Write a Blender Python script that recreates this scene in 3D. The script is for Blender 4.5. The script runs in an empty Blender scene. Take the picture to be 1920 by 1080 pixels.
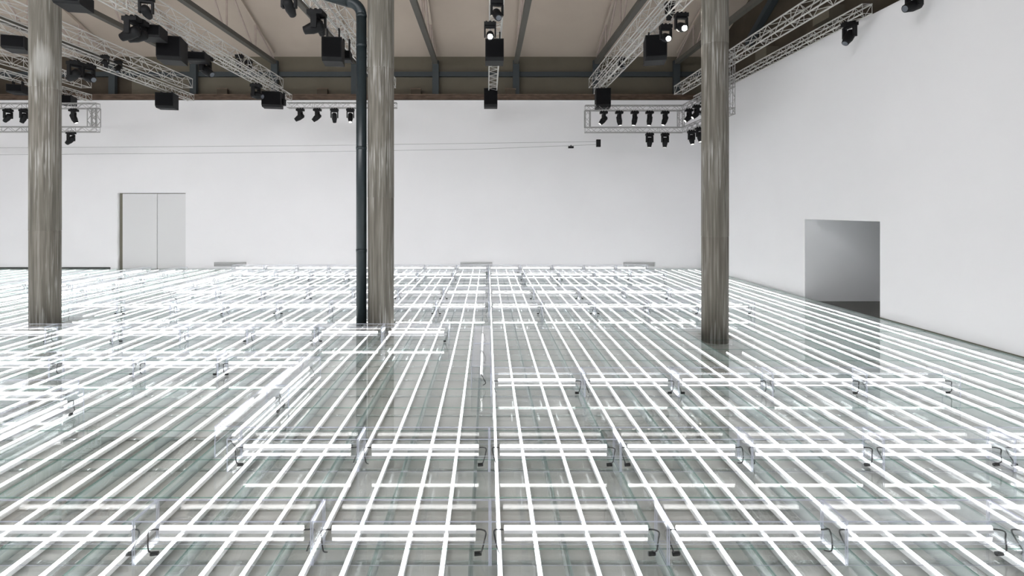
import bpy, bmesh, math, random
from mathutils import Vector, Matrix
random.seed(4)
PI = math.pi
C = bpy.context.scene.collection
SC = bpy.context.scene
# ------------------------------------------------------------------ camera, exposure
F, PX, PY, H = 985.0, 914.0, 392.0, 3.5          # focal in px, principal point, eye height
cam_d = bpy.data.cameras.new('camera'); cam = bpy.data.objects.new('camera', cam_d); C.objects.link(cam)
cam.location = (0, 0, H); cam.rotation_euler = (PI/2, 0, 0)
cam_d.sensor_width = 36; cam_d.lens = 36*F/1920
cam_d.shift_x = (960-PX)/1920; cam_d.shift_y = (PY-540)/1920
cam_d.clip_end = 200
SC.camera = cam
SC.view_settings.view_transform = 'Standard'; SC.view_settings.look = 'None'
SC.view_settings.gamma = 1; SC.view_settings.use_curve_mapping = False
SC.view_settings.exposure = 0.0
try:
    SC.cycles.transparent_max_bounces = 48
except Exception: pass
TUBE_L = 10.5
w = bpy.data.worlds.new('world'); SC.world = w; w.use_nodes = True
w.node_tree.nodes['Background'].inputs[0].default_value = (0.8, 0.85, 0.9, 1)
w.node_tree.nodes['Background'].inputs[1].default_value = 0.02

def at(x, y, Y):
    return Vector(((x-PX)*Y/F, Y, H-(y-PY)*Y/F))

# added fill, high and unseen behind the camera, brightens the white walls
def area(name, loc, rot, sx, sy, e, col):
    d = bpy.data.lights.new(name, 'AREA'); d.shape = 'RECTANGLE'; d.size = sx; d.size_y = sy
    d.energy = e; d.color = col
    o = bpy.data.objects.new(name, d); C.objects.link(o); o.location = loc; o.rotation_euler = rot
    return o
area('wall_fill', (-13, 2, 11.5), (math.radians(74), 0, math.radians(4)), 26, 2.5, 3300, (.97, .98, 1.0))

# ------------------------------------------------------------------ materials
def nmat(name):
    m = bpy.data.materials.new(name); m.use_nodes = True
    nt = m.node_tree; nt.nodes.clear()
    out = nt.nodes.new('ShaderNodeOutputMaterial')
    return m, nt, nt.nodes, nt.links, out
def principled(name, col, rough=.5, metal=0, noise=0, nscale=5, stretch=(1,1,1), spec=.5, bump=0):
    m, nt, N, L, out = nmat(name)
    p = N.new('ShaderNodeBsdfPrincipled'); p.inputs['Roughness'].default_value = rough
    p.inputs['Metallic'].default_value = metal; p.inputs['Specular IOR Level'].default_value = spec
    p.inputs['Base Color'].default_value = (*col, 1)
    L.new(p.outputs[0], out.inputs[0])
    if noise or bump:
        tc = N.new('ShaderNodeTexCoord'); mp = N.new('ShaderNodeMapping'); mp.inputs['Scale'].default_value = stretch
        nz = N.new('ShaderNodeTexNoise'); nz.inputs['Scale'].default_value = nscale; nz.inputs['Detail'].default_value = 6
        L.new(tc.outputs['Object'], mp.inputs[0]); L.new(mp.outputs[0], nz.inputs['Vector'])
        if noise:
            r = N.new('ShaderNodeMapRange'); r.inputs['From Min'].default_value = .3; r.inputs['From Max'].default_value = .7
            r.inputs['To Min'].default_value = 1-noise; r.inputs['To Max'].default_value = 1+noise
            L.new(nz.outputs['Fac'], r.inputs['Value'])
            mx = N.new('ShaderNodeVectorMath'); mx.operation = 'SCALE'; mx.inputs[0].default_value = col
            L.new(r.outputs[0], mx.inputs['Scale']); L.new(mx.outputs[0], p.inputs['Base Color'])
        if bump:
            b = N.new('ShaderNodeBump'); b.inputs['Strength'].default_value = bump
            L.new(nz.outputs['Fac'], b.inputs['Height']); L.new(b.outputs[0], p.inputs['Normal'])
    return m
def emis(name, col, s):
    m, nt, N, L, out = nmat(name)
    e = N.new('ShaderNodeEmission'); e.inputs[0].default_value = (*col, 1); e.inputs[1].default_value = s
    L.new(e.outputs[0], out.inputs[0]); return m
def thin_glass(name, tint, ior=1.5, diff=0, diffcol=(.8,.85,.9), wave=0):
    m, nt, N, L, out = nmat(name)
    tr = N.new('ShaderNodeBsdfTransparent'); tr.inputs[0].default_value = (*tint, 1)
    gl = N.new('ShaderNodeBsdfGlossy'); gl.inputs['Roughness'].default_value = 0.0; gl.inputs[0].default_value = (.97,.97,.97,1)
    g = N.new('ShaderNodeNewGeometry')
    r = N.new('ShaderNodeMapRange'); r.inputs['To Min'].default_value = ior; r.inputs['To Max'].default_value = 1/ior
    L.new(g.outputs['Backfacing'], r.inputs['Value'])
    fr = N.new('ShaderNodeFresnel'); L.new(r.outputs[0], fr.inputs['IOR'])
    mx = N.new('ShaderNodeMixShader'); L.new(fr.outputs[0], mx.inputs[0])
    L.new(tr.outputs[0], mx.inputs[1]); L.new(gl.outputs[0], mx.inputs[2])
    if wave:
        tc = N.new('ShaderNodeTexCoord'); nz = N.new('ShaderNodeTexNoise'); nz.inputs['Scale'].default_value = 2.2; nz.inputs['Detail'].default_value = 0
        b = N.new('ShaderNodeBump'); b.inputs['Strength'].default_value = wave; b.inputs['Distance'].default_value = .01
        L.new(tc.outputs['Object'], nz.inputs['Vector']); L.new(nz.outputs['Fac'], b.inputs['Height']); L.new(b.outputs[0], gl.inputs['Normal'])
    last = mx
    if diff:
        d = N.new('ShaderNodeBsdfDiffuse'); d.inputs[0].default_value = (*diffcol, 1)
        m2 = N.new('ShaderNodeMixShader'); m2.inputs[0].default_value = diff
        L.new(mx.outputs[0], m2.inputs[1]); L.new(d.outputs[0], m2.inputs[2]); last = m2
    L.new(last.outputs[0], out.inputs[0]); return m

def concrete_floor():
    m, nt, N, L, out = nmat('concrete_floor')
    p = N.new('ShaderNodeBsdfPrincipled'); p.inputs['Roughness'].default_value = .45
    tc = N.new('ShaderNodeTexCoord')
    n1 = N.new('ShaderNodeTexNoise'); n1.inputs['Scale'].default_value = .9; n1.inputs['Detail'].default_value = 8
    L.new(tc.outputs['Object'], n1.inputs['Vector'])
    cr = N.new('ShaderNodeValToRGB'); cr.color_ramp.elements[0].position = .3; cr.color_ramp.elements[1].position = .72
    cr.color_ramp.elements[0].color = (.33, .325, .302, 1); cr.color_ramp.elements[1].color = (.46, .455, .43, 1)
    L.new(n1.outputs['Fac'], cr.inputs[0]); L.new(cr.outputs[0], p.inputs['Base Color']); L.new(p.outputs[0], out.inputs[0])
    return m
def column_mat(name='streaked_concrete', patch=None):
    m, nt, N, L, out = nmat(name)
    p = N.new('ShaderNodeBsdfPrincipled'); p.inputs['Roughness'].default_value = .75
    tc = N.new('ShaderNodeTexCoord')
    def nz(sc, stretch, det=5):
        mp = N.new('ShaderNodeMapping'); mp.inputs['Scale'].default_value = stretch
        n = N.new('ShaderNodeTexNoise'); n.inputs['Scale'].default_value = sc; n.inputs['Detail'].default_value = det
        L.new(tc.outputs['Object'], mp.inputs[0]); L.new(mp.outputs[0], n.inputs['Vector']); return n
    a = nz(15, (1, 1, .04), 8); cr = N.new('ShaderNodeValToRGB')
    e = cr.color_ramp.elements; e[0].position = .3; e[0].color = (.085, .077, .062, 1); e[1].position = .72; e[1].color = (.235, .220, .194, 1)
    x = e.new(.5); x.color = (.134, .121, .100, 1)
    L.new(a.outputs['Fac'], cr.inputs[0])
    b = nz(24, (1, 1, .035), 8); c = nz(.9, (1, 1, .5), 4)
    mu = N.new('ShaderNodeMath'); mu.operation = 'MULTIPLY'; L.new(b.outputs['Fac'], mu.inputs[0]); L.new(c.outputs['Fac'], mu.inputs[1])
    r = N.new('ShaderNodeMapRange'); r.inputs['From Min'].default_value = .29; r.inputs['From Max'].default_value = .40
    L.new(mu.outputs[0], r.inputs['Value'])
    mix = N.new('ShaderNodeMix'); mix.data_type = 'RGBA'; mix.inputs['B'].default_value = (.42, .41, .39, 1)
    rr = N.new('ShaderNodeMath'); rr.operation = 'MULTIPLY'; rr.inputs[1].default_value = .75; L.new(r.outputs[0], rr.inputs[0])
    if patch:     # whitewash stain: centre (x, z) in the column's own coordinates, ragged by the streak noise
        sp = N.new('ShaderNodeSeparateXYZ'); L.new(tc.outputs['Object'], sp.inputs[0])
        def mth(op, a, b_=None):
            n = N.new('ShaderNodeMath'); n.operation = op
            for i, v in enumerate((a, b_)):
                if v is None: continue
                if isinstance(v, (int, float)): n.inputs[i].default_value = v
                else: L.new(v, n.inputs[i])
            return n.outputs[0]
        dz_ = mth('DIVIDE', mth('ABSOLUTE', mth('SUBTRACT', sp.outputs['Z'], patch[1])), patch[3])
        dx_ = mth('DIVIDE', mth('ABSOLUTE', mth('SUBTRACT', sp.outputs['X'], patch[0])), patch[2])
        k = mth('SUBTRACT', mth('ADD', .3, mth('MULTIPLY', b.outputs['Fac'], 1.9)), mth('ADD', mth('POWER', dz_, 2), mth('POWER', dx_, 2)))
        kk = N.new('ShaderNodeMapRange'); kk.inputs['From Min'].default_value = .0; kk.inputs['From Max'].default_value = 1.0; kk.inputs['To Max'].default_value = .5
        L.new(k, kk.inputs['Value'])
        rr2 = mth('MAXIMUM', rr.outputs[0], kk.outputs[0])
        class _R: outputs = [rr2]
        rr = _R
    L.new(rr.outputs[0], mix.inputs['Factor']); L.new(cr.outputs[0], mix.inputs['A'])
    L.new(mix.outputs['Result'], p.inputs['Base Color'])
    bp = N.new('ShaderNodeBump'); bp.inputs['Strength'].default_value = .25; bp.inputs['Distance'].default_value = .01
    L.new(a.outputs['Fac'], bp.inputs['Height']); L.new(bp.outputs[0], p.inputs['Normal'])
    L.new(p.outputs[0], out.inputs[0]); return m

M = dict(
    wall=principled('white_plaster', (.80, .79, .805), .9, noise=.012, nscale=.5, spec=.2),
    concrete=concrete_floor(), column=column_mat(), column_patch=column_mat('whitewashed_concrete', (.16, 8.05, .22, .6)),
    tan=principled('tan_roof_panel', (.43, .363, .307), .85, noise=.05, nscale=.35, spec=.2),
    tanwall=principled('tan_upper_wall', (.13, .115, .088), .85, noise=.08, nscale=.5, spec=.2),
    brown=principled('dark_brown_wall', (.07, .056, .042), .85, noise=.25, nscale=.6, spec=.2),
    rust=principled('rusty_steel', (.13, .085, .06), .7, noise=.35, nscale=2, stretch=(1, 4, 4)),
    slate=principled('slate_steel', (.040, .048, .052), .6, spec=.3),
    chord=principled('chord_steel', (.085, .08, .07), .6, spec=.3),
    pipe=principled('dark_pipe', (.012, .020, .024), .38, noise=.2, nscale=3),
    pink=principled('pale_primed_steel', (.36, .29, .26), .6, noise=.1, nscale=4),
    alu=principled('aluminium', (.54, .53, .51), .42, metal=.3), alu_frame=principled('aluminium_frame', (.34, .335, .33), .42, metal=.3),
    black=principled('black_plastic', (.006, .006, .007), .6, spec=.25),
    grille=principled('black_grille', (.004, .004, .005), .8, spec=.15),
    door=principled('pale_grey_door', (.66, .655, .66), .5),
    doorgap=principled('door_reveal', (.17, .16, .12), .6),
    grey=principled('grey_vent', (.50, .50, .50), .5),
    white=principled('white_housing', (.76, .76, .765), .4),
    cable=principled('black_cable', (.015, .015, .016), .5),
    tube=emis('tube_light', (.97, .985, 1.0), TUBE_L),
    btube=emis('bench_tube_light', (1.0, .985, .97), TUBE_L),
    lens_off=principled('lens_glass', (.10, .11, .13), .08),
    lens_dim=emis('lens_dim', (1, .97, .92), 3.0),
    lens=emis('lens_lit', (1, .93, .78), 220),
    glass=thin_glass('floor_glass', (.972, .982, .979), 1.5, wave=.0),
    glassedge=thin_glass('glass_green_edge', (.62, .78, .73), 1.3, .22, (.26, .40, .36)),
    acrylic=thin_glass('clear_acrylic', (.992, .993, .996), 1.46),
    acredge=thin_glass('acrylic_edge', (.80, .82, .92), 1.6, .45, (.74, .76, .86)),
    longrail=thin_glass('acrylic_long_rail', (.88, .93, .92), 1.4, .34, (.58, .625, .62)),
    rail=thin_glass('acrylic_rail', (.92, .945, .94), 1.4, .20, (.66, .71, .70)),
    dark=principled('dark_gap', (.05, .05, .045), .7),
    wire=principled('steel_wire', (.25, .25, .25), .5, metal=.5),
    passage=principled('grey_passage_wall', (.86, .86, .875), .8),
    passfloor=principled('passage_floor', (.11, .108, .095), .5),
)

# ------------------------------------------------------------------ mesh helpers
class MB:
    def __init__(s): s.v = []; s.f = []; s.mi = []
    def box(s, x0, x1, y0, y1, z0, z1, mi=0, side=None, mat=None):
        b = len(s.v)
        P = [(x0,y0,z0),(x1,y0,z0),(x1,y1,z0),(x0,y1,z0),(x0,y0,z1),(x1,y0,z1),(x1,y1,z1),(x0,y1,z1)]
        if mat is not None: P = [tuple(mat @ Vector(p)) for p in P]
        s.v += P
        Q = [(3,2,1,0),(4,5,6,7),(0,1,5,4),(1,2,6,5),(2,3,7,6),(3,0,4,7)]   # bottom top -y +x +y -x
        for i, q in enumerate(Q):
            s.f.append(tuple(b+k for k in q)); s.mi.append(side[i] if side else mi)
        return s
    def tube(s, pts, r, n=6, mi=0, cap=True, r1=None):
        pts = [Vector(p) for p in pts]; rings = []
        up = None
        for i, p in enumerate(pts):
            d = (pts[min(i+1, len(pts)-1)] - pts[max(i-1, 0)]).normalized()
            if up is None:
                a = Vector((0,0,1)) if abs(d.z) < .9 else Vector((1,0,0))
                up = (a - d*a.dot(d)).normalized()
            else: up = (up - d*up.dot(d)).normalized()
            q = d.cross(up); rr = r if r1 is None else r + (r1-r)*i/(len(pts)-1)
            b = len(s.v)
            for k in range(n):
                t = 2*PI*(k+.5)/n
                s.v.append(tuple(p + up*(math.cos(t)*rr) + q*(math.sin(t)*rr)))
            rings.append(b)
        for a, b in zip(rings, rings[1:]):
            for k in range(n):
                s.f.append((a+k, a+(k+1)%n, b+(k+1)%n, b+k)); s.mi.append(mi)
        if cap:
            s.f.append(tuple(rings[0]+k for k in reversed(range(n)))); s.mi.append(mi)
            s.f.append(tuple(rings[-1]+k for k in range(n))); s.mi.append(mi)
        return s
    def prism(s, prof, axis, a, b, mi=0):     # prof = 2D polygon; extrude along axis 'x' or 'y'
        n = len(prof); k = len(s.v)
        for t in (a, b):
            for (p, q) in prof: s.v.append((t, p, q) if axis == 'x' else (p, t, q))
        for i in range(n):
            s.f.append((k+i, k+(i+1)%n, k+n+(i+1)%n, k+n+i)); s.mi.append(mi)
        s.f.append(tuple(k+i for i in reversed(range(n)))); s.mi.append(mi)
        s.f.append(tuple(k+n+i for i in range(n))); s.mi.append(mi)
        return s
    def mesh(s, name, mats, smooth=False):
        me = bpy.data.meshes.new(name); me.from_pydata(s.v, [], s.f)
        for m in (mats if isinstance(mats, (list, tuple)) else [mats]): me.materials.append(m)
        me.polygons.foreach_set('material_index', s.mi)
        if smooth: me.polygons.foreach_set('use_smooth', [True]*len(s.f))
        me.validate(); me.update(); 
        bm = bmesh.new(); bm.from_mesh(me); bmesh.ops.recalc_face_normals(bm, faces=bm.faces); bm.to_mesh(me); bm.free()
        return me
def obj(name, mb, mats, parent=None, smooth=False, loc=None):
    me = mb.mesh(name, mats, smooth) if isinstance(mb, MB) else mb
    o = bpy.data.objects.new(name, me); C.objects.link(o)
    if parent: o.parent = parent
    if loc is not None: o.location = loc
    return o
def tag(o, label=None, cat=None, group=None, kind=None):
    if label: o['label'] = label
    if cat: o['category'] = cat
    if group: o['group'] = group
    if kind: o['kind'] = kind
    return o
def thing(name, label, cat, loc=(0,0,0), rz=0, group=None):
    o = bpy.data.objects.new(name, None); C.objects.link(o); o.location = loc; o.rotation_euler = (0,0,rz)
    o.empty_display_size = .1
    return tag(o, label, cat, group)
def struct(name, mb, mats, parent=None, label=None):
    o = obj(name, mb, mats, parent)
    o['kind'] = 'structure'
    if label: o['label'] = label
    return o
def copy_tree(o, parent=None):
    c = o.copy(); C.objects.link(c)
    if parent: c.parent = parent
    for ch in list(o.children): copy_tree(ch, c)
    return c
def nth(n):
    return '%d%s' % (n, 'th' if 10 <= n % 100 <= 20 else {1:'st',2:'nd',3:'rd'}.get(n % 10, 'th'))

# ------------------------------------------------------------------ the hall
XR, XL, YB, YF, WT, Z0 = 12.6, -34.0, 31.0, -6.0, 9.88, -.16
struct('floor', MB().box(XL, XR, YF, YB, Z0-.2, Z0), M['concrete'], label='bare grey concrete floor under the raised glass')
# back wall with a real opening for the double door
dx0, dx1, dz = (222-PX)*YB/F, (348-PX)*YB/F, H+(PY-362)*YB/F
b = MB(); b.box(XL, dx0, YB, YB+.25, Z0, WT); b.box(dx1, XR+.25, YB, YB+.25, Z0, WT); b.box(dx0, dx1, YB, YB+.25, dz, WT)
struct('wall_back', b, M['wall'], label='tall white partition wall across the far end')
# right wall with passage opening
oy0, oy1, oz = F*XR/(1650-PX), F*XR/(1509-PX), 3.10
b = MB(); b.box(XR, XR+.25, YF, oy0, Z0, WT); b.box(XR, XR+.25, oy1, YB, Z0, WT); b.box(XR, XR+.25, oy0, oy1, oz, WT)
struct('wall_right', b, M['wall'], label='tall white partition wall along the right side')
b = MB(); b.box(XR+.004, XR+9, oy1-.004, oy1+.2, Z0, oz-.003); b.box(XR+9, XR+9.2, oy0-.2, oy1+.2, Z0, oz+.2); b.box(XR+.25, XR+9, oy0-.2, oy0, Z0, oz+.2)
struct('wall_passage', b, M['passage'], label='grey walls of the passage behind the opening')
struct('ceiling_passage', MB().box(XR+.25, XR+9, oy0, oy1, oz, oz+.2), M['passage'])
struct('floor_passage', MB().box(XR+.25, XR+9, oy0, oy1, Z0-.2, Z0), M['passfloor'], label='dark floor of the passage')
struct('wall_left', MB().box(XL-.25, XL, YF, YB, Z0, 26), M['wall'])
struct('wall_front', MB().box(XL, XR+1, YF-.25, YF, Z0, 28), M['wall'])
# outer building shell above the white partitions
CZ, SL = 12.75, .36
YS = YB+.9
def roofz(Y): return CZ + SL*(YS-Y)
b = MB(); b.box(-21.6, XR+1.2, YS, YS+.2, WT-.6, CZ+.6)
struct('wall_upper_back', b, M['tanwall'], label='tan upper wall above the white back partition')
struct('wall_upper_left', MB().box(XL, -21.6, YS, YS+.2, WT-.6, CZ+.6), M['brown'], label='dark upper wall at the far left')
struct('wall_upper_right', MB().box(XR+1.0, XR+1.2, YF, YS, WT-.4, 30), M['brown'], label='dark brown upper wall above the right partition')
struct('trim_1', MB().box(XL, XR+.3, YB-.02, YB+.3, WT, WT+.04), M['wall'])
b = MB()
k = len(b.v); b.v += [(XL,YS,roofz(YS)),(XR+1.2,YS,roofz(YS)),(XR+1.2,YF,roofz(YF)),(XL,YF,roofz(YF))]
b.v += [(x,y,z+.2) for (x,y,z) in b.v[:4]]
b.f += [(0,1,2,3),(7,6,5,4),(0,4,5,1),(1,5,6,2),(2,6,7,3),(3,7,4,0)]; b.mi += [0]*6
struct('ceiling', b, M['tan'], label='tan sloping roof lining between the steel trusses')
# roof joint strips running across
rail = thing('steel_wall_rail', 'rusty brown steel rail along the top of the white back wall', 'beam', (0, YB+.35, WT))
obj('flange', MB().box(XL, XR+.5, -.1, .25, .05, .12), M['dark'], rail)
obj('web', MB().box(XL, XR+.5, .02, .1, .12, .42), M['rust'], rail)
obj('flange', MB().box(XL, XR+.5, -.06, .2, .42, .47), M['rust'], rail)
mb = MB().box(XL, XR+1, YS-.25, YS-.02, H+(PY-145)*YS/F, H+(PY-136.5)*YS/F)
tag(obj('cross_beam', mb, M['slate']), 'dark slate horizontal beam across the tan upper back wall', 'beam')
posts = [220, 370, 520, 668, 818, 967, 1115, 1264]
pn = ['furthest left', 'second from left', 'third from left', 'behind the dark pipe', 'just right of the middle column', 'right of the hanging centre speaker', 'left of the right column, by the lamp truss', 'nearest the right column']
for i, px in enumerate(posts):
    X = (px-PX)*YS/F
    t = thing('roof_truss', 'dark steel roof truss with pale webs, '+pn[i], 'roof truss', (X, 0, 0), 0, 'roof trusses running toward the camera')
    obj('post', MB().box(-.19, .19, YS-.5, YS-.26, WT+.3, CZ-.35), M['slate'], t)
    zc = 12.28
    obj('bottom_chord', MB().box(-.13, .13, 2, YS-.3, zc-.11, zc+.11), M['chord'], t)
    m = MB()
    m.tube([(0, YS-.6, roofz(YS-.6)-.15), (0, 2, roofz(2)-.15)], .09, 4)
    obj('top_chord', m, M['tan'], t)
    Y = YS-3.0
    flip = False
    while Y > 6:
        obj('web_post', MB().tube([(0, Y, zc), (0, Y, roofz(Y)-.15)], .05, 6), M['pink'], t)
        obj('web_diagonal', MB().tube([(0, Y, roofz(Y)-.2), (0, Y+2.9, zc)], .05, 6), M['pink'], t)
        Y -= 3.2
for i, px in enumerate((418, 605, 780, 957)):
    p = at(px, 176, YB+.42); p.z = WT+.47
    g = thing('junction_box', '%s small brown box above the wall rail from the left' % nth(i+1), 'box', p, 0, 'brown boxes on the wall rail')
    obj('body', MB().box(-.3, .3, -.12, .12, 0, .32), M['brown'], g); obj('lid', MB().box(-.32, .32, -.14, .14, .3, .34), M['rust'], g)
t = thing('wall_brace', 'slate diagonal brace on the dark wall right of the column', 'brace', (0, 0, 0))
obj('bar', MB().tube([(XR+.8, 27, 12.0), (XR+.8, 17, 17.5)], .22, 4), M['slate'], t)
for i, (Y, z) in enumerate(((25, 10.6), (20.5, 10.8), (16.5, 10.9))):
    tag(obj('wall_bracket', MB().box(XR+.4, XR+1.0, Y-.5, Y+.5, z, z+.5), M['tanwall']), '%s brown bracket block on the dark right upper wall from the back' % nth(i+1), 'bracket', 'blocks on the dark wall')

# double door
d = thing('door_1', 'pale grey double door in the white back wall, left leaf ajar', 'door', ((dx0+dx1)/2, YB, 0)); d['kind'] = 'structure'
wd = (dx1-dx0)/2
obj('door_frame', MB().box(-wd, -wd+.22, .12, .2, Z0, dz), M['doorgap'], d)
sx = (294-PX)*YB/F-(dx0+dx1)/2
obj('door_leaf', MB().box(-wd+.22, sx-.012, .04, .1, -.02, dz-.04), M['door'], d)
obj('door_leaf', MB().box(sx+.012, wd-.02, .05, .11, -.02, dz-.04), M['door'], d)
obj('door_head', MB().box(-wd, wd, .14, .2, dz-.04, dz), M['doorgap'], d)
obj('door_back', MB().box(-wd, wd, .2, .25, Z0, dz), M['dark'], d)
x0 = (208-PX)*YB/F
struct('trim_2', MB().box(x0, dx0-.03, YB-.035, YB, 0, dz), M['wall'], label='thin white pilaster strip left of the double door')
struct('shadow_strip_back', MB().box(XL, x0, YB-.03, YB, 0, .07), M['dark'], label='dark shadow strip at the foot of the back wall')  # thin dark box paints the shade along the wall foot
struct('shadow_strip_right', MB().box(XR-.012, XR, YF, oy0, 0, .03), M['doorgap'])  # dark strip stands in for the shadow gap beside the stage
for i, px in enumerate((431, 893, 1199)):
    p = at(px, 500, YB-.06)
    g = thing('wall_vent', ['low grey wall vent near the double door', 'low grey wall vent beside the middle of the back wall', 'low grey wall vent near the right column'][i], 'vent', (p.x, p.y, .12), 0, 'low vents on the back wall')
    obj('vent_frame', MB().box(-.94, .94, 0, .06, 0, .03).box(-.94, .94, 0, .06, .21, .25).box(-.94, -.9, 0, .06, .03, .21).box(.9, .94, 0, .06, .03, .21), M['grey'], g)
    for q in range(4): obj('slat', MB().box(-.9, .9, .015, .05, .045+q*.042, .07+q*.042), M['grey'], g)

# columns
def column(X, Y, D, label, joints):
    t = thing('concrete_column', label, 'column', (X, Y, Z0))
    m = MB(); n = 48; zs = [0, 1.2]+joints+[14.5]
    for i, z in enumerate(zs): pass
    R = D/2
    prof = [(R, 0)]
    for j in joints: prof += [(R, j-.012), (R-.006, j), (R+.004, j+.012)]
    prof += [(R, 18)]
    for (r, z) in prof:
        for k in range(n):
            a = 2*PI*k/n; rr = r*(1+.004*math.sin(k*7.3))
            m.v.append((rr*math.cos(a), rr*math.sin(a), z))
    for i in range(len(prof)-1):
        for k in range(n): m.f.append((i*n+k, i*n+(k+1)%n, (i+1)*n+(k+1)%n, (i+1)*n+k)); m.mi.append(0)
    m.f.append(tuple(reversed(range(n)))); m.mi.append(0)
    m.f.append(tuple((len(prof)-1)*n+k for k in range(n))); m.mi.append(0)
    obj('shaft', m, M['column_patch' if X < -10 else 'column'], t, smooth=True)
    return t
COL = [(-13.47, 16.0, .785), (-3.245, 16.0, .78), (6.3, 14.55, .70)]
column(*COL[0], 'leftmost concrete column with a pale whitewashed patch near its top', [3.0, 7.3])
column(*COL[1], 'middle concrete column standing against the dark vertical pipe', [4.0, 7.9])
column(*COL[2], 'rightmost concrete column, beside the right white wall', [2.9, 8.2])
t = thing('drain_pipe', 'dark vertical pipe with an elbow beside the middle column', 'pipe', (0, 0, 0))
pc = at(679.5, 500, 15.9); X0 = pc.x-.03
zt = H+(PY-14)*15.9/F
pts = [(X0, 15.9, Z0), (X0, 15.9, zt-.25)]
obj('pipe_run', MB().tube(pts, .155, 20), M['pipe'], t, smooth=True)
el = [(X0-.42+.42*math.cos(a), 15.9, zt-.25+.42*math.sin(a)) for a in [i*PI/2/8 for i in range(9)]]
obj('elbow', MB().tube(el, .16, 20), M['pipe'], t, smooth=True)
obj('branch', MB().tube([(X0-.42, 15.9, zt+.17), (X0-1.5, 15.9, zt+.5)], .155, 20), M['pipe'], t, smooth=True)
for z in (2.2, 5.3, 8.4, zt-.3): obj('collar', MB().tube([(X0, 15.9, z), (X0, 15.9, z+.09)], .162, 20), M['pipe'], t, smooth=True)

# ------------------------------------------------------------------ glass stage
PITX, SX0, PITY, SY0 = .972, -.165, .963, 5.42
stage = thing('glass_stage', 'raised transparent floor of square glass panels over light tubes', 'stage', (0, 0, 0))
xs = [SX0+PITX*k for k in range(-34, 14)]; xs = [x for x in xs if XL < x < XR-.1]+[XR-.03]
xs = [XL+.02]+xs
ys = [SY0+PITY*k for k in range(-11, 28)]; ys = [y for y in ys if YF+.5 < y < YB-.1]+[YB-.03]
gap = .003
unit = MB().box(-PITX/2+gap, PITX/2-gap, -PITY/2+gap, PITY/2-gap, -.011, 0, side=[0,0,1,1,1,1]).mesh('glass_panel', [M['glass'], M['glassedge']])
cells = []
def hits_col(a, b_, c, d_, pad=0):
    for (X, Y, D) in COL+[(X0, 15.9, .34)]:
        qx = min(max(X, a), b_); qy = min(max(Y, c), d_)
        if math.hypot(qx-X, qy-Y) < D/2+pad: return True
    return False
rest = MB()
for i in range(len(xs)-1):
    for j in range(len(ys)-1):
        a, b_, c, d_ = xs[i], xs[i+1], ys[j], ys[j+1]
        X, Y = (a+b_)/2, (c+d_)/2
        vis = Y > 4.9 and PX+F*b_/max(Y,.1) > 0 and PX+F*a/max(Y,.1) < 1920
        full = abs(b_-a-PITX) < .01 and abs(d_-c-PITY) < .01
        cells.append((0 if vis and full and not hits_col(a, b_, c, d_) else 1, Y, X, a, b_, c, d_))
cells.sort()
for n, (q, Y, X, a, b_, c, d_) in enumerate(cells):
    if q == 0 and n < 300: obj('glass_panel', unit, None, stage, loc=(X, Y, 0))
    elif hits_col(a, b_, c, d_):
        # split round the column: four strips leaving a square hole
        for (CX, CY, D) in COL+[(X0, 15.9, .34)]:
            pass
        N = 8
        for u in range(N):
            for v in range(N):
                ua, ub = a+gap+(b_-a-2*gap)*u/N, a+gap+(b_-a-2*gap)*(u+1)/N
                va, vb = c+gap+(d_-c-2*gap)*v/N, c+gap+(d_-c-2*gap)*(v+1)/N
                if not hits_col(ua, ub, va, vb):
                    k = len(rest.v); rest.v += [(ua,va,0),(ub,va,0),(ub,vb,0),(ua,vb,0)]; rest.f.append((k,k+1,k+2,k+3)); rest.mi.append(0)
    else: rest.box(a+gap, b_-gap, c+gap, d_-gap, -.011, 0, side=[0,0,1,1,1,1])
o = obj('glass_panel', rest, [M['glass'], M['glassedge']], stage); o['kind'] = 'stuff'
for x in xs[1:-1]:
    seg = MB().box(x-.022, x+.022, YF+.6, YB-.05, Z0, -.013)
    if not any(abs(x-cx) < D/2+.03 for cx, cy, D in COL+[(X0,15.9,.34)]): obj('support_rail', seg, M['longrail'], stage)
    else:
        seg = MB()
        cyc = sorted([(cy, D) for cx, cy, D in COL+[(X0,15.9,.34)] if abs(x-cx) < D/2+.03]); cy, D = cyc[0]
        seg.box(x-.022, x+.022, YF+.6, cy-D/2-.02, Z0, -.013); seg.box(x-.022, x+.022, cy+D/2+.02, YB-.05, Z0, -.013)
        obj('support_rail', seg, M['longrail'], stage)
TR = .026
for y in ys:
    seg = MB().box(XL+.05, XR-.05, y-.025, y+.025, Z0, -.14)
    if not any(abs(y-cy) < D/2+.03 for cx, cy, D in COL+[(X0,15.9,.34)]): obj('cross_rail', seg, M['rail'], stage)
    else:
        seg = MB(); a = XL+.05
        for cx, cy, D in sorted([c for c in COL+[(X0,15.9,.34)] if abs(y-c[1]) < c[2]/2+.03]):
            if cx-D/2-.02 > a: seg.box(a, cx-D/2-.02, y-.025, y+.025, Z0, -.14)
            a = cx+D/2+.02
        seg.box(a, XR-.05, y-.025, y+.025, Z0, -.14)
        obj('cross_rail', seg, M['rail'], stage)
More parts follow.
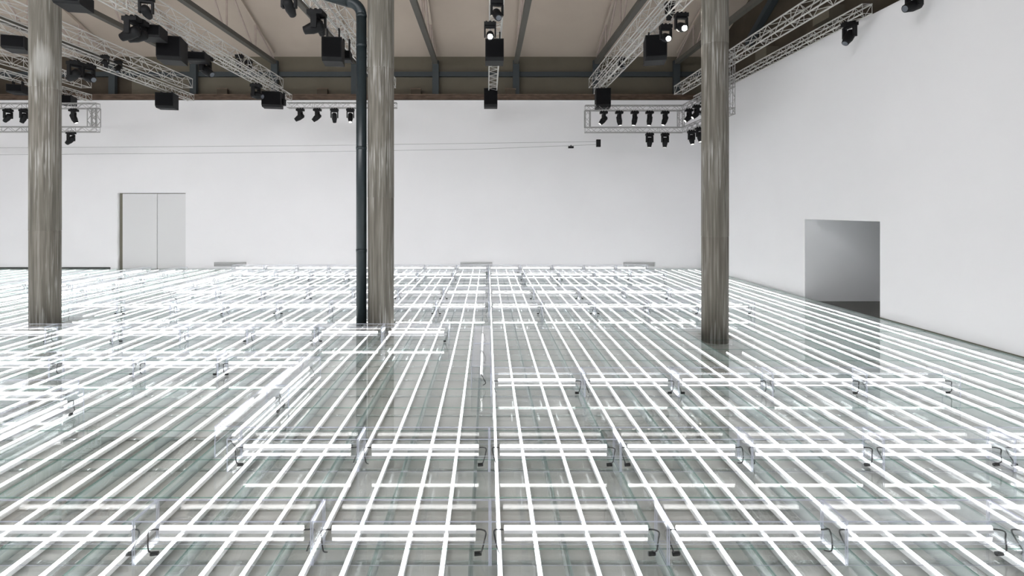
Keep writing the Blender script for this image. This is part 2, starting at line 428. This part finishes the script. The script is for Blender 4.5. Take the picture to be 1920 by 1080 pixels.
# tubes under the glass
TP = 1.48
HW, HZ0, HZ1 = .0245, -.130, -.078
def floor_tube(m, x, y0, y1, full):
    m.box(x-HW, x+HW, y0, y1, HZ0, HZ1, 1)
    pr = [(x-.014, HZ1), (x-.014, -.064), (x-.008, -.054), (x, -.051), (x+.008, -.054), (x+.014, -.064), (x+.014, HZ1)]
    m.prism(pr, 'y', y0+.002, y1-.002, 0)
tmesh = MB(); floor_tube(tmesh, 0, -TP/2+.006, TP/2-.006, True)
tmesh = tmesh.mesh('light_tube', [M['tube'], M['white']])
lines = []
for k in range(-34, 13):
    for off in (.2895, .684):
        x = SX0+PITX*k+off
        if XL+.2 < x < XR-.1: lines.append(x)
cx_i = min(range(len(lines)), key=lambda i: abs(lines[i]-.1245))
tl = []
for i, x in enumerate(lines):
    for j in range(-5, 18):
        Y = 4.2+TP*(j+.5)
        if Y+TP/2 > YB-.1 or Y-TP/2 < YF+.6: continue
        if hits_col(x-TR, x+TR, Y-TP/2, Y+TP/2, .02): continue
        vis = Y > 4.9 and -20 < PX+F*x/max(Y,.1) < 1940
        tl.append((0 if vis else 1, Y, x, i, j))
tl.sort()
rt = MB()
for n, (q, Y, x, i, j) in enumerate(tl):
    if q == 0 and n < 300:
        di = i-cx_i
        s = 'the bright centre line' if di == 0 else '%s line %s of the centre line' % (nth(abs(di)), 'right' if di > 0 else 'left')
        tag(obj('light_tube', tmesh, None, loc=(x, Y, 0)), 'glowing tube under glass floor, %s, %s from the front' % (s, nth(j+1)), 'tube light', 'light tubes beneath the glass floor')
    else: floor_tube(rt, x, Y-TP/2+.006, Y+TP/2-.006, False)
tag(obj('light_tube', rt, [M['tube'], M['white']]), 'glowing white tubes beneath the distant glass floor', 'tube light', 'light tubes beneath the glass floor', 'stuff')

# ------------------------------------------------------------------ acrylic benches with a tube fixture inside each
BL, BD, BH, BT = 1.745, .388, .44, .012
S2 = [0,0,0,0,0,0]
ac = [M['acrylic'], M['acredge']]
me_front = MB().box(-BL/2+BT, BL/2-BT, 0, BT, .0, BH-BT, side=[1,1,0,1,0,1]).mesh('panel', ac)
me_end = MB().box(0, BT, -BD/2, BD/2, .0, BH, side=[1,1,1,0,1,0]).mesh('end_panel', ac)
me_top = MB().box(-BL/2+BT, BL/2-BT, -BD/2, BD/2, -BT, 0, side=[0,0,1,1,1,1]).mesh('seat_panel', ac)
me_shelf = MB().box(-BL/2+BT, BL/2-BT, -BD/2+BT, BD/2-BT, .2, .208, side=[0,0,1,0,1,0]).mesh('shelf', ac)
bench0 = None
def make_bench():
    t = thing('acrylic_bench', 'x', 'bench')
    obj('front_panel', me_front, None, t, loc=(0, -BD/2, 0)); obj('back_panel', me_front, None, t, loc=(0, BD/2-BT, 0))
    obj('end_panel', me_end, None, t, loc=(-BL/2, 0, 0)); obj('end_panel', me_end, None, t, loc=(BL/2-BT, 0, 0))
    obj('seat_panel', me_top, None, t, loc=(0, 0, BH)); obj('shelf', me_shelf, None, t)
    return t
FL = 1.465
ends = []
def cab(sgn, seed):
    r = random.Random(seed)
    x = sgn*FL/2; xe = sgn*(BL/2-.05)
    p = [Vector((x, 0, .235)), Vector((x+sgn*.05, 0, .237)), Vector((x+sgn*.10, -.02+r.uniform(-.03,.03), .235)), Vector((xe, -.05, .17)), Vector((xe-sgn*.03, -.09, .08)), Vector((xe-sgn*.05, -.05+r.uniform(-.05,.05), .03))]
    out = []
    for i in range(len(p)-1):
        a, b_, c, d_ = p[max(i-1,0)], p[i], p[i+1], p[min(i+2,len(p)-1)]
        for u in (0, .33, .66):
            out.append(.5*((2*b_)+(c-a)*u+(2*a-5*b_+4*c-d_)*u*u+(3*b_-a-3*c+d_)*u**3))
    out.append(p[-1]); return out
def make_fixture(seed):
    t = thing('tube_fixture', 'x', 'tube light')
    obj('housing', MB().box(-FL/2, FL/2, -.023, .023, .209, .243), M['white'], t)
    prof = [(-.014, .243), (-.014, .266), (-.008, .276), (0, .279), (.008, .276), (.014, .266), (.014, .243)]
    obj('diffuser', MB().prism(prof, 'x', -FL/2+.004, FL/2-.004), M['btube'], t)
    obj('cable', MB().tube(cab(1, seed), .008, 5), M['cable'], t)
    obj('cable', MB().tube(cab(-1, seed+9), .008, 5), M['cable'], t)
    s = 1 if seed % 2 else -1
    xe = s*(BL/2-.12)
    obj('adapter', MB().tube([(xe-.035, -.06, .03), (xe-.02, -.06, .03), (xe+.02, -.055, .03), (xe+.035, -.052, .03)], .022, 8), M['black'], t)
    return t
protos = [make_fixture(s) for s in (1, 2, 3)]
pb = make_bench(); used = [False]*3; ub = [False]; cnt = [0]
def bench(X, Y, rz, label, flabel):
    if not ub[0]: b_ = pb; ub[0] = True
    else: b_ = copy_tree(pb)
    b_.location = (X, Y, .001); b_.rotation_euler = (0, 0, rz); tag(b_, label, 'bench', 'clear acrylic benches')
    k = cnt[0] % 3; cnt[0] += 1
    if not used[k]: f = protos[k]; used[k] = True
    else: f = copy_tree(protos[k])
    f.location = (X, Y, .001); f.rotation_euler = (0, 0, rz); tag(f, flabel, 'tube light', 'tube lamps inside the acrylic benches')
P = 1.75
def row(name, Yc, x_left, n):
    for i in range(n):
        X = x_left+P*(i+.5)
        bench(X, Yc, 0, 'clear acrylic bench, %s from left in %s' % (nth(i+1), name), 'tube lamp in %s bench from left, %s' % (nth(i+1), name))
def run(name, Xc, y_near, n):
    for i in range(n):
        bench(Xc, y_near+P*(i+.5), PI/2, 'clear acrylic bench, %s from front in %s' % (nth(i+1), name), 'tube lamp in %s bench from front, %s' % (nth(i+1), name))
row('the nearest row', 5.347, .025-3*P, 7)
row('the second nearest row', 7.187, .025-2*P, 7)
row('the row ending left of the right wall', 9.97, .06, 5)
row('the row level with the left column foot', 11.09, -3.85-4*P, 4)
row('the row crossing the middle column foot', 13.85, -1.0-7*P, 7)
row('the long row behind the columns', 17.48, .05-8*P, 13)
row('the second long row behind the columns', 20.39, .05-7*P, 12)
row('the last row but one', 25.97, .05-7*P, 12)
row('the farthest row by the back wall', 28.84, .05-8*P, 13)
row('the short row at left edge', 9.24, -7.33-P, 1)
run('the near run left of centre', -3.65, 7.39, 2)
run('the short central run', -.125, 10.24, 2)
run('the run at the left edge', -7.1, 5.50, 2)
run('the far run behind the left column', -12.6, 20.7, 4)
run('the middle far left run', -16.1, 19.1, 5)
run('the outer far left run', -18.0, 20.8, 4)
run('the outermost far left run', -19.9, 20.8, 3)

# ------------------------------------------------------------------ lighting trusses
def truss_geo(Lr, ww, hh, step, rc=.025, rb=.011, ladder=False):
    """box truss along +Y from 0..Lr, centred in x, z 0..hh"""
    ch = []
    cs = [(-ww/2, 0), (ww/2, 0), (ww/2, hh), (-ww/2, hh)]
    for (x, z) in cs: ch.append(MB().tube([(x, 0, z), (x, Lr, z)], rc, 6))
    br = MB(); n = max(1, round(Lr/step)); st = Lr/n
    for f in range(4):
        a, c = cs[f], cs[(f+1) % 4]
        for i in range(n):
            p, q = (a, c) if (i+f) % 2 == 0 else (c, a)
            br.tube([(p[0], i*st, p[1]), (q[0], (i+1)*st, q[1])], rb, 4, cap=False)
            if i % 4 == 0: br.tube([(a[0], i*st, a[1]), (c[0], i*st, c[1])], rb, 4, cap=False)
        br.tube([(a[0], Lr, a[1]), (c[0], Lr, c[1])], rb, 4, cap=False)
    return ch, br
def truss(label, loc, Lr, ww, hh, step, rot=None, group='aluminium lighting trusses', rc=.025, rb=.011):
    t = thing('lighting_truss', label, 'truss', loc, 0, group)
    if rot: t.rotation_euler = rot
    ch, br = truss_geo(Lr, ww, hh, step, rc, rb)
    am = M['alu_frame' if 'frame' in group else 'alu']
    for c in ch: obj('chord', c, am, t)
    o = obj('brace_lattice', br, am, t); o['kind'] = 'stuff'
    return t
ZL, ZU = 9.75, 10.33
LOWX = [(-28.9, 'at the far left edge'), (-23.0, 'left of the left column'), (-17.1, 'right of the left column'), (-11.45, 'carrying the large speaker and black spotlights'), (-5.35, 'left of the dark pipe'), (.28, 'at centre above the hanging speaker'), (5.95, 'behind the two bright lamps')]
for x, s in LOWX:
    y0 = 15.1 if x > 5 else 8
    truss('slim lower aluminium truss '+s, (x, y0, ZL), (30.3 if x < -6 else 28.5)-y0, .34 if x != .28 else .42, .34, .42, rb=.010)
UPX = [(-28.6, 'at the far left edge'), (-22.6, 'left of the left column'), (-16.9, 'right of the left column'), (-11.8, 'left of the middle column'), (-5.45, 'left of the dark pipe'), (6.0, 'left of the right column')]
for x, s in UPX:
    y0 = 15.1 if x > 5 else 8
    truss('wide upper aluminium truss '+s, (x, y0, ZU), 29.6-y0, .56, .50, .62, rb=.012)
truss('large aluminium truss right of the right column', (10.9, 8, 10.05), 22, .46, .46, .52, rc=.03, rb=.014)
truss('slim aluminium truss hugging the right wall top', (12.0, 16.6, 9.68), 13.6, .30, .30, .36, rb=.010)
# frames
YFm = 27.0
def hor(label, x0, x1, ytop, Y=YFm, s=.26):
    a, c = at(x0, ytop, Y), at(x1, ytop, Y)
    return truss(label, (a.x, Y, a.z-s), c.x-a.x, s, s, .32, rot=(0, 0, -PI/2), group='aluminium lamp frame trusses', rc=.022, rb=.011)
def ver(label, x, y0, y1, Y=YFm, s=.26):
    a, c = at(x, y0, Y), at(x, y1, Y)
    return truss(label, (c.x, Y+s/2, c.z), a.z-c.z, s, s, .32, rot=(PI/2, 0, 0), group='aluminium lamp frame trusses', rc=.022, rb=.011)
hor('top truss of the lamp frame left of the right column', 1097, 1281, 198)
hor('bottom truss of the lamp frame left of the right column', 1097, 1281, 239)
ver('left upright of the lamp frame near the right column', 1101.5, 207, 239)
ver('right upright of the lamp frame near the right column', 1276.5, 207, 239)
hor('top truss of the lamp frame behind the left column', -140, 184, 194)
hor('bottom truss of the lamp frame behind the left column', -140, 184, 238)
ver('inner upright of the left lamp frame', 172, 203, 238)
ver('outer upright of the left lamp frame', 180.5, 203, 238)
hor('short horizontal truss carrying four lamps by the pipe', 540, 744, 193)
zt_ = at(0, 198, YFm).z; zb_ = at(0, 239, YFm).z
truss('side truss with lamps behind the right column, upper', (10.1, 21.7, zt_-.26), 5.2, .26, .26, .32, group='aluminium lamp frame trusses', rc=.022, rb=.011)
truss('side truss with lamps behind the right column, lower', (10.1, 21.7, zb_-.26), 5.2, .26, .26, .32, group='aluminium lamp frame trusses', rc=.022, rb=.011)
truss('thin upright truss against the wall right of the column', (10.1, 21.85, zb_-.26), zt_-zb_+1.5, .2, .2, .32, rot=(PI/2, 0, 0), group='aluminium lamp frame trusses', rc=.015, rb=.007)

# ------------------------------------------------------------------ moving heads
def head_meshes():
    base = MB().box(-.19, .19, -.12, .12, -.17, -.06)
    base.box(-.03, .03, -.03, .03, -.06, 0).box(-.14, -.10, -.05, .05, -.06, -.01).box(.10, .14, -.05, .05, -.06, -.01)
    yoke = MB().box(-.17, .17, -.06, .06, -.23, -.17).box(-.19, -.14, -.07, .07, -.52, -.19).box(.14, .19, -.07, .07, -.52, -.19)
    barrel = MB()
    barrel.tube([(0, 0, .20), (0, 0, .14), (0, 0, -.10), (0, 0, -.24), (0, 0, -.30)], .10, 14, r1=None)
    # widen the middle of the barrel
    for i, v in enumerate(barrel.v):
        k = {0: .75, 1: 1.25, 2: 1.3, 3: 1.0, 4: .92}[i//14]
        barrel.v[i] = (v[0]*k, v[1]*k*1.1, v[2])
    lens = MB().tube([(0, 0, -.295), (0, 0, -.306)], .078, 14)
    return base.mesh('base', M['black']), yoke.mesh('yoke', M['black']), barrel.mesh('barrel', M['black'], True), lens
hb, hy, hl, hlens = head_meshes()
lens_me = {k: hlens.mesh('lens', M[k]) for k in ('lens_off', 'lens_dim', 'lens')}
def head(p, rz, tilt, label, lens='lens_off', s=1.0, group='black moving head spotlights'):
    t = thing('moving_head', label, 'spotlight', p, 0, group); t.scale = (s, s, s)
    obj('base', hb, None, t)
    y = obj('yoke', hy, None, t); y.rotation_euler = (0, 0, rz)
    bb = obj('barrel', hl, None, y, loc=(0, 0, -.47)); bb.rotation_euler = (tilt, 0, 0)
    l = lens_me[lens]
    ln = bpy.data.objects.new('lens', l); C.objects.link(ln); ln.parent = bb
    return t
G = 'moving heads on the lamp frames'
for i, (x, y, tl_, ln) in enumerate(((1132, 207, .7, 'lens_dim'), (1161, 207, -.15, 'lens_dim'), (1190, 207, .2, 'lens_dim'), (1218, 207, .12, 'lens_dim'), (1247, 207, .35, 'lens_dim'))):
    p = at(x, y, YFm); head(p, 1.57 if abs(tl_) > .1 else .3, tl_, '%s from left of five hanging spotlights near the right column' % nth(i+1), ln, 1.0, G)
for i, (x, y, tl_) in enumerate(((1218, 248, .1), (1247, 248, .12))):
    p = at(x, y, YFm); head(p, .3, tl_, ['left', 'right'][i]+' spotlight hanging alone under the right frame', 'lens_dim', 1.0, G)
for i, (x, tl_, rz, ln) in enumerate(((563, 1.0, 1.57, 'lens_off'), (595, .85, 1.57, 'lens_dim'), (627, .5, .2, 'lens_dim'), (657, -.35, .2, 'lens_dim'))):
    p = at(x, 202, YFm); head(p, rz, tl_, '%s from left of four hanging spotlights by the dark pipe' % nth(i+1), ln, 1.0, G)
for x, y, tl_, rz, s in ((15, 203, .9, 1.3, 'hanging spotlight nearest the left edge of the picture'), (45, 203, .5, 1.4, 'hanging spotlight touching the left side of left column'), (138, 203, .4, -1.2, 'upper spotlight just right of the left column'), (133, 245, .9, 1.5, 'lower spotlight just right of the left column')):
    head(at(x, y, YFm), rz, tl_, s, 'lens_dim', 1.0, G)
for i in range(5):
    head(Vector((10.1, 26.3-.95*i, zt_-.27)), 1.57, .8, '%s from back of five spotlights behind the right column' % nth(i+1), 'lens_dim' if i < 2 else 'lens_off', .95, G)
for i in range(2):
    head(Vector((10.1, 26.0-1.0*i, zb_-.27)), .4, -.2, ['rear', 'front'][i]+' lower spotlight just left of the right column', 'lens_dim', .95, G)
# heads on the long trusses:  x pixel, y pixel of clamp, truss X
def on(x, y, X):
    Y = F*X/(x-PX); p = at(x, y, Y)
    for z in (ZL, ZU, 9.68):
        if abs(p.z-z) < .35: p.z = z; break
    return p
HD = [
 (247, 22, -11.45, 1.5, 1.2, 'large black spotlight hanging left of the big speaker', 'lens_off', 1.25),
 (274, 3, -10.9, .3, 1.4, 'black spotlight at the top edge above the big speaker', 'lens_off', 1.1),
 (262, 42, -11.45, 1.6, 1.3, 'black spotlight tilted sideways beside the flat black box', 'lens_off', 1.2),
 (542, -14, -5.6, 0, 1.1, 'black spotlight at the top edge left of the pipe', 'lens_off', 1.1),
 (592, 22, -5.35, 1.57, 1.3, 'large black spotlight above the speaker near the pipe', 'lens_off', 1.25),
 (600, 3, -5.3, 0, .9, 'black spotlight up in the truss near the pipe', 'lens_off', 1.0),
 (197, 102, -16.9, .4, .9, 'small spotlight in the truss right of the left column', 'lens_off', .8),
 (222, 112, -16.9, .4, -.6, 'small pale-fronted spotlight in the truss over the doors', 'lens_off', .8),
 (449, 101, -11.8, .4, .9, 'left spotlight inside the wide truss at centre left', 'lens_off', .9),
 (466, 112, -11.8, .4, -.9, 'right spotlight inside the wide truss at centre left', 'lens_off', .9),
 (385, 118, -11.45, 1.3, -1.0, 'black spotlight just behind the big speaker', 'lens_off', 1.3),
 (480, 160, -11.45, 1.3, -1.3, 'black spotlight left of the small far speaker', 'lens_off', 1.3),
 (1165, 105, 6.0, .4, -.9, 'small spotlight inside the truss near the right column', 'lens_off', .8),
 (1256, 3, 6.0, .3, .3, 'small spotlight up in the truss above the bright lamps', 'lens_off', .8),
 (1593, 42, 12.0, 1.85, .65, 'black spotlight on the wall truss right of the column', 'lens_off', 1.1),
 (1714, -14, 12.0, 1.75, 1.2, 'black spotlight at the upper right against the white wall', 'lens_off', 1.1),
 (140, 125, -17.1, 1.2, 1.2, 'dark spotlight high beside the left column', 'lens_off', 1.3),
 (165, 128, -17.1, 1.2, -1.2, 'dark tilted spotlight right of the left column', 'lens_off', 1.3),
]
for x, y, X, rz, tl_, s, ln, sc in HD: head(on(x, y, X), rz, tl_, s, ln, sc, 'moving heads on the long trusses')
head(Vector((.28, 15.6, 9.75)), .2, -.9, 'black spotlight at the top edge above the centre lamp', 'lens_off', 1.0, 'moving heads on the long trusses')
# three lit lamps aimed at the camera side
def lit(p, label, px, py, Y):
    target = at(px, py, Y)
    pos = target+Vector((0, .25, .49))
    t = head(pos, 0, -1.15, label, 'lens', 1.0, 'bright lit lamps')
    return t
lit(None, 'bright lit lamp at centre above the hanging speaker', 919, 63, 16.5)
lit(None, 'left of the two bright lit lamps near right column', 1253, 67, 17.2)
lit(None, 'right of the two bright lit lamps, nearest the column', 1283, 47, 15.8)

# ------------------------------------------------------------------ speakers
def speaker(px, y0, y1, X, wpx, label, rz=0, dep=.75, Y=None):
    if Y is None: Y = F*X/(px-PX)
    top, bot = at(px, y0, Y), at(px, y1, Y)
    wd_, h_ = wpx*Y/F, top.z-bot.z
    t = thing('loudspeaker', label, 'speaker', (top.x, Y, bot.z), rz, 'black loudspeakers hung from the trusses')
    c = .12*h_
    prof = [(-dep/2, c), (-dep/2+c*1.4, 0), (dep/2, 0), (dep/2, h_), (-dep/2, h_)]
    obj('cabinet', MB().prism(prof, 'x', -wd_/2, wd_/2), M['black'], t)
    obj('grille', MB().box(-wd_/2+.03, wd_/2-.03, -dep/2-.012, -dep/2, c+.02, h_-.03), M['grille'], t)
    for sx_ in (-1, 1): obj('hanging_bracket', MB().box(sx_*wd_*.3-.02, sx_*wd_*.3+.02, -.1, .1, h_, max(h_+.02, 9.76-bot.z)), M['black'], t)
    return t
speaker(323, 74, 117, -11.45, 40, 'large black speaker hanging beneath the truss at upper left', .25, .9)
speaker(625, 76, 119, -5.35, 36, 'large black speaker hanging left of the dark pipe', .15, .85)
speaker(927, 79, 118, .28, 34, 'black speaker at top centre just below the bright lamp', 0, .8, 18.6)
speaker(1228, 72, 117, 5.95, 38, 'black speaker beside the two bright lamps', -.2, .85)
speaker(313, 176, 204, -17.1, 31, 'far black speaker above the doors', .2)
speaker(511, 174, 202, -11.45, 34, 'far black speaker midway between left and middle columns', .2)
speaker(920, 168, 202, .28, 25, 'far black speaker hanging at centre on the white wall', 0, .7, 28)
speaker(1130, 168, 203, 5.95, 27, 'far black speaker above the right lamp frame', -.1)
speaker(34, 72, 96, -17.1, 36, 'black speaker at the left edge left of the column', .3)
speaker(34, 161, 176, -23.0, 24, 'small dark speaker low at the left edge', .3)
speaker(127, 181, 197, -23.0, 20, 'small black speaker just right of the left column', .3)
speaker(138, -10, 15, -11.45, 44, 'black box at the top edge right of the left column', .2)
speaker(286, 52, 74, -11.45, 38, 'flat black box between spotlights and the big speaker', .2, .7)
speaker(650, 98, 115, -5.2, 17, 'small black box just left of the dark pipe', .1, .5)
speaker(372, 101, 117, -11.45, 32, 'small black box right of the big upper left speaker', .2, .6)
speaker(530, 186, 198, -11.0, 9, 'tiny black box beside the far left-middle speaker', 0, .3)

# ------------------------------------------------------------------ camera cable across the hall
Yc = 26.0
def wire(pts, label):
    tag(obj('guide_wire', MB().tube([at(x, y, Yc) for x, y in pts], .010, 4), M['wire']), label, 'wire', 'thin wires stretched across the back wall')
wire([(-60, 277.5), (300, 275.3), (600, 272.8), (1121, 265.5)], 'upper thin wire stretched across the white back wall')
wire([(-60, 290.5), (300, 288), (600, 284.5), (900, 279.5), (1121, 271)], 'lower thin wire stretched across the white back wall')
p = at(1122, 268.5, Yc)
t = thing('wire_anchor', 'small black block ending the wires on the back wall', 'box', p)
obj('body', MB().box(-.1, .1, -.08, .08, -.18, .18), M['black'], t); obj('bracket', MB().box(-.03, .03, .08, .3, -.03, .03), M['slate'], t)
p = at(1070.5, 276, Yc)
t = thing('wire_camera', 'tiny black camera hanging on the lower wire', 'camera', p)
obj('body', MB().box(-.13, .13, -.06, .06, -.05, .05), M['black'], t); obj('hanger', MB().box(-.02, .02, -.02, .02, .05, .11), M['black'], t)
